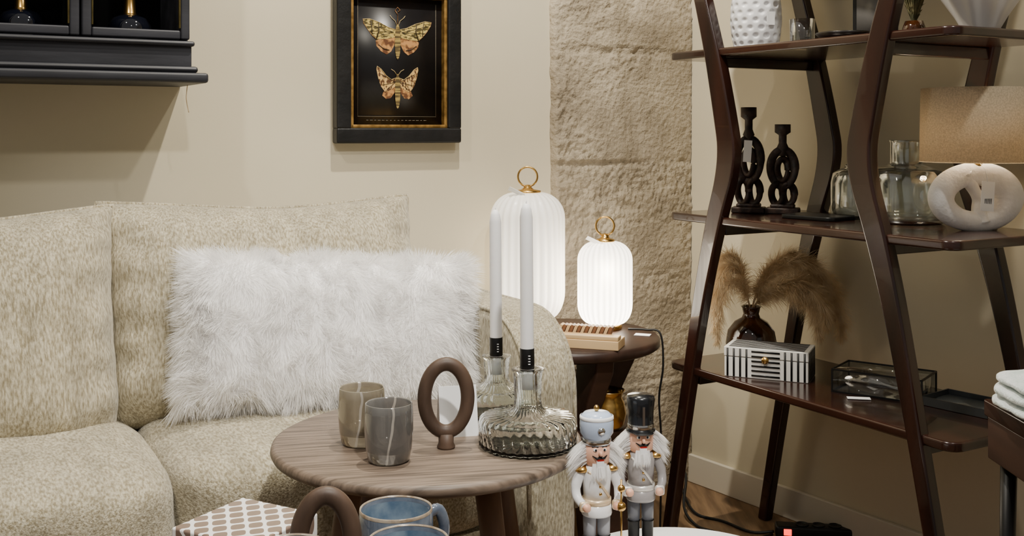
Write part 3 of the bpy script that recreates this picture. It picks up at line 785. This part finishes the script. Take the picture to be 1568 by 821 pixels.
    if tall:
        mo('hat',lathe([(0,z(.209)),(.024,z(.209)),(.0245,z(.212)),(.0205,z(.214)),(.0215,z(.24)),(.0235,z(.262)),(.022,z(.267)),(0,z(.270))],36),mh,H)
        mo('hat_band',lathe([(.0212,z(.214)),(.0216,z(.215)),(.0218,z(.221)),(.0214,z(.222))],36),M_chrome,H)
        mo('hat_badge',boxvf(.004,.002,.030),M_chrome,H,(0,-.0232,z(.238)),smooth=False)
        mo('hat_visor',sbox((.034,.018,.003),2.5,8),M_blk,H,(0,-.020,z(.2105)),(R(12),0,0))
    else:
        mo('hat',lathe([(0,z(.209)),(.0215,z(.209)),(.0222,z(.220)),(.0262,z(.226)),(.0270,z(.240)),(.0262,z(.250)),(.020,z(.257)),(0,z(.259))],36),mh,H)
        mo('hat_band',lathe([(.0222,z(.210)),(.0228,z(.211)),(.0228,z(.217)),(.0222,z(.218))],36),M_chrome,H)
        mo('hat_rim',lathe([(.0262,z(.247)),(.0272,z(.248)),(.0268,z(.252)),(.025,z(.253))],36),M_white,H)
        mo('hat_ball',sbox((.009,.009,.010),2,8),M_gold,H,(0,0,z(.2635)))
        mo('hat_star',lathe([(0,0),(.006,0),(.006,.002),(0,.003)],8),M_chrome,H,(0,-.0263,z(.234)),(R(90),0,0))
        mo('staff',sweep([(.030,-.034,z(.02)),(.030,-.034,z(.160))],.0016,8),M_gold,H)
        for zz,rr in((.118,.0075),(.146,.006)):
            mo('staff_ball',sbox((rr*2,rr*2,rr*2),2,8),M_gold,H,(.030,-.034,z(zz)))
nutcracker((.134,1.715,.375),.272,R(12),(246,246,246),(230,206,170),(190,206,232),(160,162,170),0)
nutcracker((.212,1.785,.375),.272,R(6),(156,152,152),(224,220,214),(16,18,22),(100,102,110),1)
pts=smoothpts([(.34+.05*math.cos(i*1.9)*(1-.03*i),1.76+.03*math.sin(i*2.7),.384+.012*(i%3)) for i in range(9)],5)
mo('white_ribbon',sweep(pts,.006,6,sq=(1,.15)),M_white)

# ---------------- foreground display table
DT=root('display_table',(-.25,1.22,0))
mo('top',prism(rrect(.36,.25,.05),.025,'z'),M_table,DT,(0,0,.4875),bevel=.004)
for i,(x,y) in enumerate(((-.30,-.19),(.30,-.19),(-.30,.19),(.30,.19))):
    mo('leg_%d'%i,lathe([(0,0),(.014,0),(.020,.475),(0,.475)],16),M_leg,DT,(x,y,0))
M_pat=mat('quatrefoil_lacquer',(240,238,234),rough=.25,coat=.4)
b=M_pat.node_tree.nodes['Principled BSDF']
tc=N(M_pat,'ShaderNodeTexCoord'); sx=N(M_pat,'ShaderNodeSeparateXYZ'); L(M_pat,tc.outputs['Object'],sx.inputs[0])
fx=2*math.pi/.030
uu=mth(M_pat,'MULTIPLY',mth(M_pat,'ADD',sx.outputs[0],sx.outputs[1]),fx)
vv=mth(M_pat,'MULTIPLY',mth(M_pat,'ADD',mth(M_pat,'SUBTRACT',sx.outputs[0],sx.outputs[1]),sx.outputs[2]),fx)
f=mth(M_pat,'MULTIPLY',mth(M_pat,'SINE',mth(M_pat,'MULTIPLY',uu,.5)),mth(M_pat,'SINE',mth(M_pat,'MULTIPLY',vv,.5)))
f2=mth(M_pat,'ADD',mth(M_pat,'ABSOLUTE',f),mth(M_pat,'MULTIPLY',mth(M_pat,'COSINE',mth(M_pat,'ADD',uu,vv)),.05))
g=mth(M_pat,'GREATER_THAN',f2,.27)
mx=N(M_pat,'ShaderNodeMixRGB'); mx.inputs[1].default_value=lin((244,242,238)); mx.inputs[2].default_value=lin((122,102,90)); L(M_pat,g,mx.inputs[0]); L(M_pat,mx.outputs[0],b.inputs['Base Color'])
PB=root('patterned_box',(-.328,1.335,.500),R(-28.5))
box('body',(.122,.122,.068),(0,0,.034),M_pat,PB,bevel=.003)
box('lid',(.125,.125,.030),(0,0,.085),M_pat,PB,bevel=.003)
def mug(loc,r,h,ha):
    H=root('ceramic_mug',loc,ha)
    mo('body',lathe([(0,0),(r*.72,0),(r*.84,.004),(r*.98,h*.35),(r,h*.7),(r*.97,h-.002),(r*.95,h),(r*.92,h-.002),(r*.94,h*.7),(r*.90,h*.3),(r*.7,.010),(0,.008)],64),M_mug,H)
    mo('glaze_liner',lathe([(r*.915,h*.93),(r*.935,h*.7),(r*.895,h*.3),(r*.69,.0115),(0,.0095)],64),M_mugin,H)
    mo('rim',lathe([(r*.975,h-.003),(r*.965,h+.0006),(r*.945,h+.0012),(r*.922,h-.001)],64),M_rimg,H)
    mo('handle',sweep(smoothpts([(r*.95,0,h*.86),(r*1.22,0,h*.88),(r*1.38,0,h*.62),(r*1.25,0,h*.34),(r*.95,0,h*.28)],5),.006,10,sq=(1,1.3)),M_mug,H)
mug((-.150,1.400,.500),.0485,.092,R(25))
mug((-.124,1.293,.500),.050,.092,R(15))
mug((-.243,1.185,.500),.046,.122,R(190))

# ---------------- stool with towel at right
SO=root('wooden_stool',(.99,1.80,0),R(0))
box('seat',(.30,.26,.030),(0,0,.588),M_mahog,SO,bevel=.004)
box('apron',(.29,.25,.075),(0,0,.536),M_dkwood,SO,bevel=.003)
for i,(x,y) in enumerate(((-.118,-.10),(.118,-.10),(-.118,.10),(.118,.10))):
    mo('leg_%d'%i,sweep([(x,y,.50),(x*1.05,y*1.05,0)],[.014,.011],12),M_blk,SO)
TW=root('folded_towel',(.968,1.80,.604))
for k in range(3):
    mo('fold_%d'%k,sbox((.30-.012*k,.22,.024),3.2,16,nz=.005,nf=18,seed=k),M_towel,TW,(-.002*k,0,.0145+k*.019))

# ---------------- lights
def lamp(name,typ,loc,energy,col,size=.05,target=None,angle=120,blend=.6):
    l=bpy.data.lights.new(name,typ); l.energy=energy; l.color=col
    l.shadow_soft_size=size
    if typ=='SPOT': l.spot_size=R(angle); l.spot_blend=blend
    o=bpy.data.objects.new(name,l); COL.objects.link(o); o.location=loc
    if target is not None:
        o.rotation_euler=(Vector(target)-Vector(loc)).to_track_quat('-Z','Y').to_euler()
    return o
wc=(1,.93,.80)
lamp('ceiling_spot','SPOT',W(-1.08,.80,2.62),160,wc,.02,W(-1.12,.35,.8),140)
lamp('ceiling_spot.001','SPOT',W(-2.3,1.1,2.62),58,wc,.03,W(-2.1,.4,.6),120)
lamp('ceiling_spot.002','SPOT',W(-.75,1.9,2.62),52,(1,.95,.86),.04,W(-.7,.9,.5),110)
lamp('front_fill_spot','SPOT',W(-1.7,2.6,2.62),230,(1,.96,.89),.05,W(-1.35,.75,.55),44,.8)  # added front fill, unseen; whitens the fur pillow and candles
lamp('table_lamp_bulb','POINT',(.985,2.30,zs+.205),3.0,(1,.85,.66),.03)
lamp('lantern_bulb','POINT',(.243,2.74,.72),1.4,(1,.87,.66),.06)
w=bpy.data.worlds.new('world'); bpy.context.scene.world=w; w.use_nodes=True
w.node_tree.nodes['Background'].inputs[0].default_value=(1,.95,.88,1)
w.node_tree.nodes['Background'].inputs[1].default_value=.28

cam=bpy.data.cameras.new('camera'); co=bpy.data.objects.new('camera',cam); COL.objects.link(co)
co.location=(0,0,1.08); co.rotation_euler=(R(90),0,0); cam.lens=1658/1568*36; cam.sensor_width=36; cam.shift_y=-.1342; cam.clip_start=.05
bpy.context.scene.camera=co
